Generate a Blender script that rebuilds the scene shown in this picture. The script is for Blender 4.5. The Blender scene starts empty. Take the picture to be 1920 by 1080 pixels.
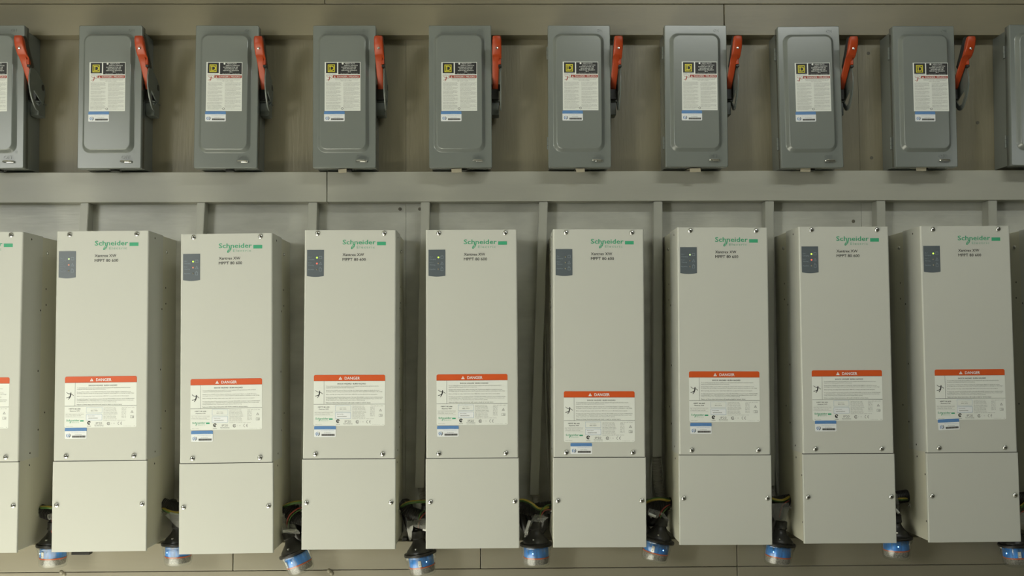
import bpy, bmesh, math, random
from mathutils import Vector, Matrix
random.seed(7)
sc = bpy.context.scene
COL = sc.collection
PI = math.pi

# ------------------------------------------------------------------ camera
F, CD, YAW, PITCH, ROLL = 1938.517, 2.706961, 0.016195, 0.056971, -0.005145
cy_, sy_, cp_, sp_ = math.cos(YAW), math.sin(YAW), math.cos(PITCH), math.sin(PITCH)
FW = Vector((sy_*cp_, cy_*cp_, sp_)); R0 = Vector((cy_, -sy_, 0)); U0 = R0.cross(FW)
RT = R0*math.cos(ROLL) + U0*math.sin(ROLL); UP = -R0*math.sin(ROLL) + U0*math.cos(ROLL)
CAMP = Vector((0, -CD, 0))
cam = bpy.data.cameras.new('camera'); camo = bpy.data.objects.new('camera', cam); COL.objects.link(camo)
cam.sensor_width = 36; cam.lens = 36*F/1920
cam.clip_start = .05
camo.matrix_world = Matrix(((RT.x, UP.x, -FW.x, CAMP.x), (RT.y, UP.y, -FW.y, CAMP.y), (RT.z, UP.z, -FW.z, CAMP.z), (0, 0, 0, 1)))
sc.camera = camo

def at(px, py, Y):
    """world point seen at a photo pixel, on the vertical plane y = Y"""
    v = FW + RT*((px-960)/F) + UP*((540-py)/F)
    return CAMP + v*((Y+CD)/v.y)

# ------------------------------------------------------------------ materials
def mat(name, col, rough=.5, metal=0., emit=None, estr=0., bump=None, var=None, spec=.5, coat=0., alpha=1.):
    m = bpy.data.materials.new(name); m.use_nodes = True
    nt = m.node_tree; b = nt.nodes['Principled BSDF']
    b.inputs['Base Color'].default_value = (*col, 1); b.inputs['Roughness'].default_value = rough
    b.inputs['Metallic'].default_value = metal; b.inputs['Specular IOR Level'].default_value = spec
    b.inputs['Coat Weight'].default_value = coat; b.inputs['Coat Roughness'].default_value = .15
    b.inputs['Alpha'].default_value = alpha
    if emit:
        b.inputs['Emission Color'].default_value = (*emit, 1); b.inputs['Emission Strength'].default_value = estr
    def noise(scale, vec_scale, detail=4):
        tc = nt.nodes.new('ShaderNodeTexCoord'); mp = nt.nodes.new('ShaderNodeMapping')
        mp.inputs['Scale'].default_value = vec_scale
        n = nt.nodes.new('ShaderNodeTexNoise'); n.inputs['Scale'].default_value = scale; n.inputs['Detail'].default_value = detail
        nt.links.new(tc.outputs['Object'], mp.inputs[0]); nt.links.new(mp.outputs[0], n.inputs['Vector'])
        return n
    if var:
        scale, vs, amt = var
        n = noise(scale, vs)
        r = nt.nodes.new('ShaderNodeMapRange'); r.inputs[1].default_value = .3; r.inputs[2].default_value = .7
        r.inputs[3].default_value = 1-amt; r.inputs[4].default_value = 1+amt
        mx = nt.nodes.new('ShaderNodeVectorMath'); mx.operation = 'SCALE'; mx.inputs[0].default_value = col
        nt.links.new(n.outputs['Fac'], r.inputs[0]); nt.links.new(r.outputs[0], mx.inputs['Scale'])
        nt.links.new(mx.outputs[0], b.inputs['Base Color'])
    if bump:
        scale, vs, st, dist = bump
        n = noise(scale, vs, 6)
        bp = nt.nodes.new('ShaderNodeBump'); bp.inputs['Strength'].default_value = st; bp.inputs['Distance'].default_value = dist
        nt.links.new(n.outputs['Fac'], bp.inputs['Height']); nt.links.new(bp.outputs[0], b.inputs['Normal'])
    return m

M = {}
M['cab'] = mat('beige powder coat', (.560, .563, .512), .48, bump=(900, (1, 1, 1), .08, .0005))
M['cabin'] = mat('beige powder coat with side light', (.60, .585, .475), .5, bump=(900, (1, 1, 1), .08, .0005))  # same coat, with side light and warm gap bounce put into its colour
M['sw'] = mat('grey switch enamel', (.186, .204, .188), .22, bump=(60, (1, 1, 1), .03, .002), spec=.7, coat=.25)
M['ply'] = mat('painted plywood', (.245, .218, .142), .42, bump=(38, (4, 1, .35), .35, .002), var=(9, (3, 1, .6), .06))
M['plyh'] = mat('cross grain plywood with painted sheen', (.480, .480, .425), .36, bump=(38, (.35, 1, 4), .32, .0015), var=(9, (.8, 1, 2.0), .16))  # greyer panel; its mottled silvery sheen is put into the pale colour
M['uboard'] = mat('olive painted timber board', (.225, .200, .132), .38, bump=(30, (.4, 1, 4), .16, .0015), var=(6, (.5, 1, 3), .05))
M['lboard'] = mat('beige painted timber board', (.262, .240, .182), .38, bump=(30, (.4, 1, 4), .16, .0015), var=(6, (.5, 1, 3), .05))
M['board'] = mat('painted timber board', (.435, .430, .365), .38, bump=(30, (.4, 1, 4), .16, .0015), var=(6, (.5, 1, 3), .05))
M['trunk'] = mat('painted cable trunking', (.42, .42, .365), .4, bump=(60, (1, 1, 1), .05, .001))
M['dark'] = mat('dark gap', (.05, .047, .04), .8)
M['nail'] = mat('tarnished nail head', (.12, .11, .08), .5)
M['hole'] = mat('dark screw head', (.06, .055, .04), .5, .3)
M['chrome'] = mat('zinc plated steel', (.72, .72, .70), .22, 1.)
M['orange'] = mat('orange red handle plastic', (.37, .044, .006), .42)
M['lever'] = mat('grey lever plate', (.13, .145, .13), .38)
M['black'] = mat('black plastic', (.015, .014, .012), .38)
M['blackrub'] = mat('black corrugated conduit', (.022, .02, .017), .42)
M['greyflex'] = mat('grey flexible conduit', (.30, .29, .25), .4)
M['green'] = mat('green wire', (.055, .125, .025), .4)
M['yellow'] = mat('yellow stripe', (.33, .25, .03), .4)
M['red'] = mat('red wire', (.28, .05, .03), .4)
M['white'] = mat('white label film', (.78, .80, .75), .4)
M['white2'] = mat('bright label film', (.80, .82, .83), .4)
M['ink'] = mat('black print', (.02, .02, .02), .5)
M['inkg'] = mat('grey print', (.22, .22, .21), .5)
M['inkl'] = mat('pale grey print', (.40, .40, .38), .5)
M['dorange'] = mat('orange print', (.64, .092, .014), .42)
M['dred'] = mat('red print', (.36, .045, .025), .42)
M['blue'] = mat('blue print', (.10, .235, .50), .42)
M['bluel'] = mat('light blue print', (.22, .36, .56), .42)
M['logo'] = mat('green print', (.045, .37, .19), .5)
M['logol'] = mat('pale green print', (.25, .47, .34), .5)
M['yel'] = mat('yellow print', (.62, .56, .03), .45)
M['panel'] = mat('slate indicator panel', (.10, .12, .135), .4)
M['panink'] = mat('pale panel print', (.26, .31, .35), .5)
M['ledg'] = mat('green light lit', (.3, .6, .05), .3, emit=(.60, 1., .10), estr=1.3)
M['ledG'] = mat('green light faint', (.5, .6, .3), .3, emit=(.75, 1., .45), estr=.6)
M['ledR'] = mat('red light faint', (.5, .25, .18), .3, emit=(1., .35, .22), estr=.3)
M['ledr'] = mat('red light lit', (.7, .12, .08), .3, emit=(1., .16, .10), estr=.7)
M['ledo'] = mat('unlit light lens', (.20, .19, .15), .25)
M['ledb'] = mat('blue light lit', (.3, .6, 1.), .3, emit=(.25, .55, 1.), estr=9)
M['cupblue'] = mat('blue inner band', (.025, .25, .78), .3, var=(55, (1, 1, .25), .6))
M['cupora'] = mat('orange ring', (.50, .09, .02), .4)
M['cuplab'] = mat('dark printed band', (.19, .18, .155), .4, var=(420, (.7, .7, 2.2), .9))
M['foil'] = mat('pale foil tab', (.62, .62, .60), .35)
M['tan'] = mat('tan cardboard tab', (.40, .36, .26), .7)
M['room'] = mat('room paint', (.42, .42, .36), .7)
M['floor'] = mat('concrete floor', (.40, .39, .34), .6, bump=(20, (1, 1, 1), .1, .002), var=(3, (1, 1, 1), .1))

def clear(name, tint, gl=.12, haze=0.):
    m = bpy.data.materials.new(name); m.use_nodes = True; nt = m.node_tree
    for n in list(nt.nodes): nt.nodes.remove(n)
    o = nt.nodes.new('ShaderNodeOutputMaterial'); t = nt.nodes.new('ShaderNodeBsdfTransparent'); t.inputs[0].default_value = (*tint, 1)
    g = nt.nodes.new('ShaderNodeBsdfGlossy'); g.inputs['Roughness'].default_value = .12
    lw = nt.nodes.new('ShaderNodeFresnel'); lw.inputs['IOR'].default_value = 1.5
    mr = nt.nodes.new('ShaderNodeMapRange'); mr.inputs[3].default_value = gl; mr.inputs[4].default_value = 1.
    mx = nt.nodes.new('ShaderNodeMixShader')
    ge = nt.nodes.new('ShaderNodeNewGeometry'); iv = nt.nodes.new('ShaderNodeMath'); iv.operation = 'SUBTRACT'; iv.inputs[0].default_value = 1.
    ml = nt.nodes.new('ShaderNodeMath'); ml.operation = 'MULTIPLY'
    nt.links.new(ge.outputs['Backfacing'], iv.inputs[1]); nt.links.new(lw.outputs[0], mr.inputs[0])
    nt.links.new(mr.outputs[0], ml.inputs[0]); nt.links.new(iv.outputs[0], ml.inputs[1]); nt.links.new(ml.outputs[0], mx.inputs[0])
    nt.links.new(t.outputs[0], mx.inputs[1]); nt.links.new(g.outputs[0], mx.inputs[2])
    last = mx
    if haze:
        d = nt.nodes.new('ShaderNodeBsdfDiffuse'); d.inputs[0].default_value = (.7, .7, .66, 1)
        m2 = nt.nodes.new('ShaderNodeMixShader'); m2.inputs[0].default_value = haze
        nt.links.new(mx.outputs[0], m2.inputs[1]); nt.links.new(d.outputs[0], m2.inputs[2]); last = m2
    nt.links.new(last.outputs[0], o.inputs[0])
    return m
M['clear'] = clear('clear polycarbonate', (.96, .97, .96), .05, .03)
M['wrap'] = clear('clear plastic film', (.78, .78, .75), .14, .12)

# ------------------------------------------------------------------ mesh builder
class MB:
    def __init__(s): s.v = []; s.f = []; s.m = []; s.s = []; s.mats = []
    def mi(s, k):
        if k not in s.mats: s.mats.append(k)
        return s.mats.index(k)
    def add(s, vs, fs, k, smooth=False, T=None):
        o = len(s.v)
        s.v += [tuple(T @ Vector(p)) if T else tuple(p) for p in vs]
        i = s.mi(k)
        for f in fs: s.f.append([o+a for a in f]); s.m.append(i); s.s.append(smooth)
        return s
    def box(s, a, b, k, bev=0, seg=2, T=None):
        bm = bmesh.new(); bmesh.ops.create_cube(bm, size=1)
        sx, sy, sz = [b[i]-a[i] for i in range(3)]
        for v in bm.verts: v.co = Vector((a[0]+(v.co.x+.5)*sx, a[1]+(v.co.y+.5)*sy, a[2]+(v.co.z+.5)*sz))
        if bev: bmesh.ops.bevel(bm, geom=bm.edges[:], offset=bev, segments=seg, profile=.5, affect='EDGES')
        s.frombm(bm, k, bool(bev), T); return s
    def frombm(s, bm, k, smooth=False, T=None, flat=True):
        bmesh.ops.recalc_face_normals(bm, faces=bm.faces[:])
        bm.verts.index_update()
        o = len(s.s); ar = [f.calc_area() for f in bm.faces]; big = max(ar)*.12 if ar else 0
        s.add([v.co[:] for v in bm.verts], [[v.index for v in f.verts] for f in bm.faces], k, smooth, T); bm.free()
        if smooth and flat:
            for i, a in enumerate(ar):
                if a > big: s.s[o+i] = False
    def lathe(s, prof, k, n=28, T=None, smooth=True, cap=True):
        vs = []; fs = []
        for (r, z) in prof:
            for j in range(n):
                t = 2*PI*j/n; vs.append((r*math.cos(t), r*math.sin(t), z))
        for i in range(len(prof)-1):
            for j in range(n):
                fs.append((i*n+j, i*n+(j+1) % n, (i+1)*n+(j+1) % n, (i+1)*n+j))
        if cap:
            if prof[0][0] > 1e-5: fs.append(list(range(n))[::-1])
            if prof[-1][0] > 1e-5: fs.append([(len(prof)-1)*n+j for j in range(n)])
        s.add(vs, fs, k, smooth, T); return s
    def tube(s, pts, r, k, n=12, k2=None, ridges=None, res=14):
        P = smoothpath([Vector(p) for p in pts], res)
        L = [0]
        for i in range(1, len(P)): L.append(L[-1]+(P[i]-P[i-1]).length)
        if ridges:      # resample evenly with a ridge profile
            cnt = max(8, int(L[-1]/ridges*4)); Q = []
            for i in range(cnt+1):
                d = L[-1]*i/cnt; j = max(q for q in range(len(L)) if L[q] <= d+1e-9); j = min(j, len(P)-2)
                u = (d-L[j])/max(1e-9, L[j+1]-L[j]); Q.append(P[j].lerp(P[j+1], u))
            P = Q; rad = [r*(1 if (i % 4) in (0, 1) else .91) for i in range(len(P))]
        else: rad = [r]*len(P)
        vs = []; fs = []; up = Vector((0, .3, 1)).normalized()
        for i, p in enumerate(P):
            t = (P[min(i+1, len(P)-1)]-P[max(i-1, 0)]).normalized()
            a = t.cross(up)
            if a.length < .1: a = t.cross(Vector((1, 0, 0)))
            a.normalize(); b = a.cross(t).normalized(); up = b
            for j in range(n):
                th = 2*PI*j/n; vs.append(tuple(p+a*rad[i]*math.cos(th)+b*rad[i]*math.sin(th)))
        for i in range(len(P)-1):
            for j in range(n): fs.append((i*n+j, i*n+(j+1) % n, (i+1)*n+(j+1) % n, (i+1)*n+j))
        if k2:
            s.add(vs, [f for q, f in enumerate(fs) if (q % n) < n//2], k, True)
            s.add(vs, [f for q, f in enumerate(fs) if (q % n) >= n//2], k2, True)
        else: s.add(vs, fs, k, True)
        s.add([vs[j] for j in range(n)], [list(range(n))[::-1]], k)
        s.add([vs[-n+j] for j in range(n)], [list(range(n))], k)
        return s
    # ---- flat marks: polygons in the (x, z) plane facing -y at depth y, with thickness t behind
    def poly(s, pts, y, k, t=0):
        n = len(pts)
        area = sum(pts[i][0]*pts[(i+1) % n][1]-pts[(i+1) % n][0]*pts[i][1] for i in range(n))
        if area < 0: pts = pts[::-1]
        s.add([(x, y, z) for x, z in pts], [list(range(n))], k)
        if t:
            vs = [(x, y, z) for x, z in pts]+[(x, y+t, z) for x, z in pts]
            s.add(vs, [(i, i+n, (i+1) % n+n, (i+1) % n) for i in range(n)], k)
        return s
    def rrect(s, x0, z0, x1, z1, r, y, k, t=0, seg=5, corners=(1, 1, 1, 1)):
        s.poly(rr(x0, z0, x1, z1, r, seg, corners), y, k, t); return s
    def rect(s, x0, z0, x1, z1, y, k): s.poly([(x0, z0), (x1, z0), (x1, z1), (x0, z1)], y, k); return s
    def frame(s, x0, z0, x1, z1, w, y, k):
        s.rect(x0, z0, x1, z0+w, y, k); s.rect(x0, z1-w, x1, z1, y, k)
        s.rect(x0, z0+w, x0+w, z1-w, y, k); s.rect(x1-w, z0+w, x1, z1-w, y, k); return s
    def ring(s, cx, cz, ro, ri, y, k, a0=0, a1=2*PI, n=20, sx=1., shear=0.):
        vs = []; fs = []
        for i in range(n+1):
            t = a0+(a1-a0)*i/n
            for r in (ro, ri):
                z = r*math.sin(t); vs.append((cx+r*math.cos(t)*sx+z*shear, y, cz+z))
        for i in range(n): fs.append((2*i, 2*i+2, 2*i+3, 2*i+1))
        s.add(vs, fs, k); return s
    def stroke(s, a, b, w, y, k):
        a = Vector(a); b = Vector(b); d = (b-a); p = Vector((-d.y, d.x)).normalized()*w/2
        s.poly([tuple(a+p), tuple(b+p), tuple(b-p), tuple(a-p)], y, k); return s
    def text(s, body, x, z, cap, y, k, width=None, align='L', bold=0., spacing=1., relief=0.):
        key = (body, bold, spacing, relief)
        if key not in TXT: TXT[key] = make_text(*key)
        vs, fs, (x0, x1) = TXT[key]
        sz = cap/.70; w = (x1-x0)*sz; sx = (width/w) if width else 1.
        w *= sx
        off = {'L': 0, 'C': -w/2, 'R': -w}[align]
        s.add([(x+off+(p[0]-x0)*sz*sx, y-p[2], z+p[1]*sz) for p in vs], fs, k); return s
    def mesh(s, name, auto=True):
        me = bpy.data.meshes.new(name); me.from_pydata(s.v, [], s.f)
        for k in s.mats: me.materials.append(M[k])
        me.polygons.foreach_set('material_index', s.m); me.polygons.foreach_set('use_smooth', s.s)
        me.update()
        if auto and any(s.s):
            bm = bmesh.new(); bm.from_mesh(me)
            for e in bm.edges:
                if len(e.link_faces) == 2 and e.calc_face_angle(0) > math.radians(42): e.smooth = False
            bm.to_mesh(me); bm.free()
        return me

def rr(x0, z0, x1, z1, r, seg=5, corners=(1, 1, 1, 1)):
    pts = []     # order: bottom-left, bottom-right, top-right, top-left
    for (cx, cz, a, on) in ((x0+r, z0+r, PI, corners[0]), (x1-r, z0+r, 1.5*PI, corners[1]), (x1-r, z1-r, 0, corners[2]), (x0+r, z1-r, .5*PI, corners[3])):
        if on:
            for i in range(seg+1):
                t = a+.5*PI*i/seg; pts.append((cx+r*math.cos(t), cz+r*math.sin(t)))
        else:
            pts.append((cx+r*(1 if math.cos(a+PI/4) > 0 else -1), cz+r*(1 if math.sin(a+PI/4) > 0 else -1)))
    return pts

def smoothpath(P, res=12):
    if len(P) == 2: return [P[0].lerp(P[1], i/res) for i in range(res+1)]
    Q = [P[0]*2-P[1]]+P+[P[-1]*2-P[-2]]; out = []
    for i in range(1, len(Q)-2):
        a, b, c, d = Q[i-1:i+3]
        for j in range(res):
            t = j/res
            out.append(.5*((2*b)+(c-a)*t+(2*a-5*b+4*c-d)*t*t+(-a+3*b-3*c+d)*t**3))
    out.append(P[-1]); return out

TXT = {}
def make_text(body, bold, spacing, relief):
    cu = bpy.data.curves.new('t', 'FONT'); cu.body = body; cu.size = 1; cu.resolution_u = 2
    cu.offset = 0; cu.space_character = spacing; cu.fill_mode = 'FRONT' if not relief else 'BOTH'
    if relief: cu.extrude = .06
    o = bpy.data.objects.new('t', cu); COL.objects.link(o)
    dg = bpy.context.evaluated_depsgraph_get(); me = bpy.data.meshes.new_from_object(o.evaluated_get(dg))
    vs = [(v.co.x, v.co.y, v.co.z*relief if relief else 0) for v in me.vertices]; fs = [list(p.vertices) for p in me.polygons]
    bpy.data.objects.remove(o); bpy.data.curves.remove(cu); bpy.data.meshes.remove(me)
    if bold and not relief:
        d = bold*1.25; n0 = len(vs); v0 = list(vs); f0 = list(fs); q = 0
        for ox, oy in ((d, 0), (d/2, d*.35), (d/2, -d*.35)):
            q += 1; vs = vs+[(x+ox, y+oy, z+q*2e-5) for x, y, z in v0]; fs = fs+[[i+q*n0 for i in f] for f in f0]
    xs = [v[0] for v in vs]
    return vs, fs, (min(xs), max(xs))

def obj(name, me, parent=None, loc=(0, 0, 0), rot=(0, 0, 0), label=None):
    o = bpy.data.objects.new(name, me); COL.objects.link(o); o.location = loc; o.rotation_euler = rot
    if parent: o.parent = parent
    if label: o['label'] = label
    return o
def thing(name, label, cat, loc=(0, 0, 0), rot=(0, 0, 0), group=None):
    o = obj(name, None, None, loc, rot, label); o['category'] = cat; o.empty_display_size = .05
    if group: o['group'] = group
    return o
def struct(name, mb):
    o = obj(name, mb.mesh(name)); o['kind'] = 'structure'; return o

# ------------------------------------------------------------------ the room shell
X0, X1, YB, ZF, ZC = -4.6, 4.6, -5.2, -1.42, 1.75
w = MB(); g = .00035
xs = [X0, -1.455, -.2343, .9698, 2.19, X1]
for i in range(len(xs)-1):       # plywood sheets butted with a hairline seam
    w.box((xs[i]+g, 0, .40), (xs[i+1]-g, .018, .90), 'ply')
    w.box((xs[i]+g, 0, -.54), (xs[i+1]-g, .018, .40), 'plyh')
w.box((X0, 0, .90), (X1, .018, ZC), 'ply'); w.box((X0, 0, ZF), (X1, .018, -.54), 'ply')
w.box((X0, .018, ZF), (X1, .05, ZC), 'dark')
for (px, py) in ((750, 392), (787, 392), (1628, 100), (1634, 296), (1600, 415), (1639, 419), (1833, 230), (480, 183), (395, 130)):
    p = at(px, py, 0); w.lathe([(.0045, 0), (.0045, .001), (.0015, .0012)], 'nail', 12, Matrix.Translation(p) @ Matrix.Rotation(PI/2, 4, 'X'))
struct('wall_back', w)
boards = [  # (z0, z1, joints)
    (.8995, 1.045, [-.4431]),
    (.8155, .8980, [.6054]),
    (.3775, .4560, [-.4351]),
    (-.5620, -.4925, [-.6677, -.0404, .6149]),
    (-.700, -.5635, [.6149])]
n = 0
for (z0, z1, js) in boards:
    e = [X0+.02]+js+[X1-.02]
    for i in range(len(e)-1):
        n += 1; b = MB(); b.box((e[i]+.0009, -.04, z0), (e[i+1]-.0009, -.0005, z1), 'uboard' if z0 > .6 else 'board' if z0 > 0 else 'lboard', .0012, 2)
        if z0 == -.562 and i in (0, 1):        # lumps of filler dabbed on the lower seam
            for (px, py) in (((115, 1073), (120, 1077)) if i == 0 else ((617, 1070), (622, 1075))):
                q = at(px, py, -.04); b.lathe([(.0001, .004), (.004, .0025), (.006, 0), (.006, -.001)], 'lboard', 10, Matrix.Translation(q) @ Matrix.Rotation(PI/2, 4, 'X'))
        struct('trim_%d' % n, b)
b = MB(); b.box((X0, YB, ZF-.05), (X1, 0, ZF), 'floor'); struct('floor', b)
b = MB(); b.box((X0, YB, ZC), (X1, 0, ZC+.05), 'room'); struct('ceiling', b)
b = MB(); b.box((X0-.05, YB, ZF), (X0, 0, ZC), 'room'); struct('wall_left', b)
b = MB(); b.box((X1, YB, ZF), (X1+.05, 0, ZC), 'room'); struct('wall_right', b)
b = MB(); b.box((X0, YB-.05, ZF), (X1, YB, ZC), 'room'); struct('wall_rear', b)

# ------------------------------------------------------------------ controller cabinets
H = .76; DD = .22
def top(l): return H+l
SEAM = top(-.5475)
def rbox(m, x0, y0, x1, y1, z0, z1, r, k, seg=4):
    """box with the two front vertical edges rounded"""
    pts = []
    for (cx, a) in ((x0+r, PI), (x1-r, 1.5*PI)):
        for i in range(seg+1):
            t = a+.5*PI*i/seg; pts.append((cx+r*math.cos(t), y0+r+r*math.sin(t)))
    pts += [(x1, y1), (x0, y1)]; n = len(pts)
    vs = [(x, y, z0) for x, y in pts]+[(x, y, z1) for x, y in pts]
    bm = bmesh.new(); bv = [bm.verts.new(v) for v in vs]
    bm.faces.new(bv[:n][::-1]); bm.faces.new(bv[n:])
    for i in range(n): bm.faces.new((bv[i], bv[(i+1) % n], bv[(i+1) % n+n], bv[i+n]))
    m.frombm(bm, k, True)

m = MB(); m.box((-.1088, -.205, .002), (.1088, -.0005, H-.0012), 'cabin', .001)
m.box((-.109, -.2140, .003), (.109, -.10, SEAM+.02), 'cabin', .001)
m.box((-.1092, -.2190, SEAM-.004), (.1092, -.2100, SEAM+.004), 'dark')
ME_BODY = m.mesh('cabinet_body')
m = MB(); rbox(m, -.11, -.22, .11, -.112, SEAM+.0009, H, .0035, 'cab'); ME_UP = m.mesh('upper_cover')
m = MB(); rbox(m, -.1113, -.2206, .1113, -.2145, 0, SEAM-.0009, .0022, 'cab'); ME_LO = m.mesh('lower_cover')
m = MB(); m.lathe([(.0062, 0), (.0061, .0012), (.0052, .0026), (.0034, .0036), (.0018, .0039), (.0012, .0030), (.0001, .0026)], 'chrome', 18)
for a in (.4, .4+PI/2):
    T = Matrix.Rotation(a, 4, 'Z'); m.box((-.0026, -.0006, .0032), (.0026, .0006, .0041), 'hole', T=T)
ME_SCREW = m.mesh('screw')
m = MB(); m.lathe([(.0024, 0), (.0022, .0006), (.0008, .0008)], 'hole', 10); ME_RIV = m.mesh('side_rivet')
m = MB(); m.lathe([(.0050, 0), (.0048, .0014), (.003, .0028), (.0009, .0031)], 'chrome', 14)
m.box((-.003, -.0005, .0025), (.003, .0005, .0034), 'hole'); ME_SSCREW = m.mesh('side_screw')

def schneider(m, x, z, W, y, kd='logo', kl='logol', fine=True):
    """wordmark, x = left, z = top of the capitals, W = full width with the bar"""
    s = W/104.
    m.text('Schneider', x, z-11.4*s, 11.2*s, y, kd, 79.5*s, bold=.022)
    m.rect(x+82.7*s, z-13.4*s, x+104*s, z-5.*s, y, kd)
    m.ring(x+25*s, z-16.8*s, 6.0*s, 3.9*s, y-.0001, kd, 0, 2*PI, 20, .62, .55)
    m.stroke((x+22*s, z-19.5*s), (x+28*s, z-14.5*s), 1.7*s, y-.0001, kd)
    m.text('Electric', x+34*s, z-21.2*s, 6.2*s, y, kl, 43*s, spacing=1.25, bold=.004 if fine else 0)
m = MB(); schneider(m, -.0186, top(-.0232), .1041, -.2204); ME_LOGO = m.mesh('brand_lettering')
m = MB()
m.text('Xantrex XW', -.0186, top(-.0628), .0068, -.2204, 'ink', .0515, bold=.012)
m.text('MPPT 80 600', -.0186, top(-.0742), .0068, -.2204, 'ink', .0560, bold=.012); ME_MODEL = m.mesh('model_lettering')

def falling(m, x, z, s, y, k):
    """the figure thrown back by a shock, in a box s wide"""
    def P(a, b): return (x+a*s, z-b*s)
    m.ring(*P(.60, .14), s*.075, 0, y, k, n=10)
    m.stroke(P(.60, .22), P(.52, .62), s*.15, y, k)
    m.stroke(P(.60, .27), P(.22, .20), s*.07, y, k); m.stroke(P(.22, .20), P(.02, .02), s*.06, y, k)
    m.stroke(P(.62, .27), P(.80, .34), s*.07, y, k); m.stroke(P(.80, .34), P(.98, .50), s*.06, y, k)
    m.stroke(P(.54, .58), P(.30, .72), s*.10, y, k); m.stroke(P(.32, .70), P(.0, .78), s*.08, y, k)
    m.stroke(P(.53, .60), P(.46, .80), s*.10, y, k); m.stroke(P(.46, .78), P(.30, .98), s*.08, y, k)
def tri(m, x, z, s, y, k, hole=None):
    m.poly([(x, z), (x+s, z), (x+s/2, z+s*.87)], y, k)
    if hole: m.stroke((x+s/2, z+s*.16), (x+s/2, z+s*.60), s*.10, y-.0001, hole)

# danger label: origin top left, millimetres downwards
m = MB(); Y = -.0004; Y2 = -.0006; mm = .001
m.rrect(0, -.121, .170, -.0145, .004, Y, 'white', .0004, corners=(1, 1, 0, 0))
m.rrect(0, -.0145, .170, 0, .004, Y, 'dorange', .0004, corners=(0, 0, 1, 1))
m.text('DANGER', .0735, -.0113, .0066, Y2, 'white2', .0365, bold=.03); tri(m, .059, -.0115, .0085, Y2, 'white2', 'dorange')
m.rect(0, -.0150, .170, -.0145, Y2, 'inkg'); m.rect(.0242, -.070, .0247, -.015, Y2, 'ink'); m.rect(0, -.0704, .170, -.0697, Y2, 'ink')
falling(m, .0035, -.0365, .0180, Y2, 'ink')
m.text('SHOCK HAZARD  BURN HAZARD', .056, -.0229, .0030, Y2, 'ink', .068, bold=.012)
lines = [(27.9, 155, 'To be installed and serviced only by qualified personnel equipped with appropriate personal protective'),
 (31.4, 97, 'equipment and following safe electrical work practices.'),
 (37.6, 157, 'Equipped from multiple sources. Before servicing unit, consult system diagram to identify all sources,'),
 (41.1, 164, 'de-energize, lock-out, and tag-out and wait at least 5 minutes for internal capacitors to discharge to a safe voltage.'),
 (47.5, 152, 'Before servicing, test using a meter rated at least 1000V DC, to ensure all circuits are de-energized.'),
 (54.4, 165, 'Provided with integral PV ground fault protection. Normally GROUNDED conductors may be UNGROUNDED'),
 (57.9, 163, 'and ENERGIZED when a GROUND FAULT is indicated. Integral ground fault detection fuse is located under'),
 (61.4, 122, 'wiring compartment cover. Disconnect all sources of power before opening.')]
for (zz, xe, t) in lines: m.text(t, .0290, -zz*mm, .0018, Y2, 'inkg', (xe-29)*mm, bold=.006)
m.text('Failure to follow these instructions will result in death or serious injury.', .029, -.0676, .0021, Y2, 'ink', .107, bold=.012)
m.text('MPPT 80 600', .0105, -.0780, .0027, Y2, 'ink', .027, bold=.014); m.text('Xantrex XW', .0120, -.0828, .0026, Y2, 'ink', .0240, bold=.014)
m.rect(.002, -.0864, .046, -.0861, Y2, 'inkl'); m.rect(.002, -.0963, .046, -.0960, Y2, 'inkl')
m.text('High voltage maximum power point', .0025, -.0902, .0018, Y2, 'inkg', .043); m.text('tracking solar charge controller', .0025, -.0938, .0018, Y2, 'inkg', .037)
schneider(m, .0045, -.1015, .041, Y2, 'logo', 'logo', False)
m.text('Made in China', .0040, -.1180, .0013, Y2, 'inkg', .016)
m.frame(.0515, -.0866, .0888, -.0728, .0004, Y2, 'bluel')
m.text('Part number', .070, -.0783, .0015, Y2, 'inkl', .014, 'C'); m.text('865-1032', .070, -.0826, .0024, Y2, 'inkg', .016, 'C')
m.rect(.0515, -.1038, .0888, -.0897, Y2, 'white2'); m.frame(.0515, -.1038, .0888, -.0897, .0005, -.0007, 'bluel')
m.text('Serial number', .0555, -.0945, .0021, -.0007, 'inkg', .016); m.text('0000000000000', .0565, -.1000, .0022, -.0007, 'inkg', .022, bold=.01)
m.ring(.0583, -.1100, .0044, .0022, Y2, 'ink', .6, 2*PI-.9); m.stroke((.0565, -.1095), (.0583, -.1115), .0012, -.0007, 'ink'); m.stroke((.0583, -.1115), (.0618, -.1075), .0012, -.0007, 'ink')
m.text('N2766', .0583, -.1185, .0018, Y2, 'ink', .009, 'C')
m.text('IP20', .0745, -.1135, .0052, Y2, 'inkg', .0145); m.text('Protection', .0715, -.1163, .0016, Y2, 'ink', .021, bold=.02); m.text('indoor use only rated', .0715, -.1190, .0014, Y2, 'inkg', .021)
m.ring(.1045, -.1120, .0040, .0027, Y2, 'inkg', .7, 2*PI-.7); m.text('SA', .1022, -.1138, .0036, Y2, 'inkg', .0055, bold=.02); m.text('C    US', .1100, -.1128, .0022, Y2, 'inkl', .009)
m.ring(.1300, -.1118, .0040, .0031, Y2, 'inkg', .55*PI, 1.45*PI, 12); m.ring(.1365, -.1118, .0040, .0031, Y2, 'inkg', .55*PI, 1.45*PI, 12); m.rect(.1328, -.1122, .1358, -.1114, Y2, 'inkg')
rowsT = ['Operating temperature range', 'Max PV open circuit voltage', 'PV voltage operating range', 'PV short circuit current', 'Max battery voltage output', 'Nominal battery voltages', 'Max battery charge current', 'Max output fuse rating', 'Max output fuse breaker', 'PV and battery wire size']
vals = ['-20 to +65C (-4F to 149F)', '600 V', '195-550 V', '35 A', '67.2 V', '24, 48 V', '80 A', '60 A', '100 A', '']
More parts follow.
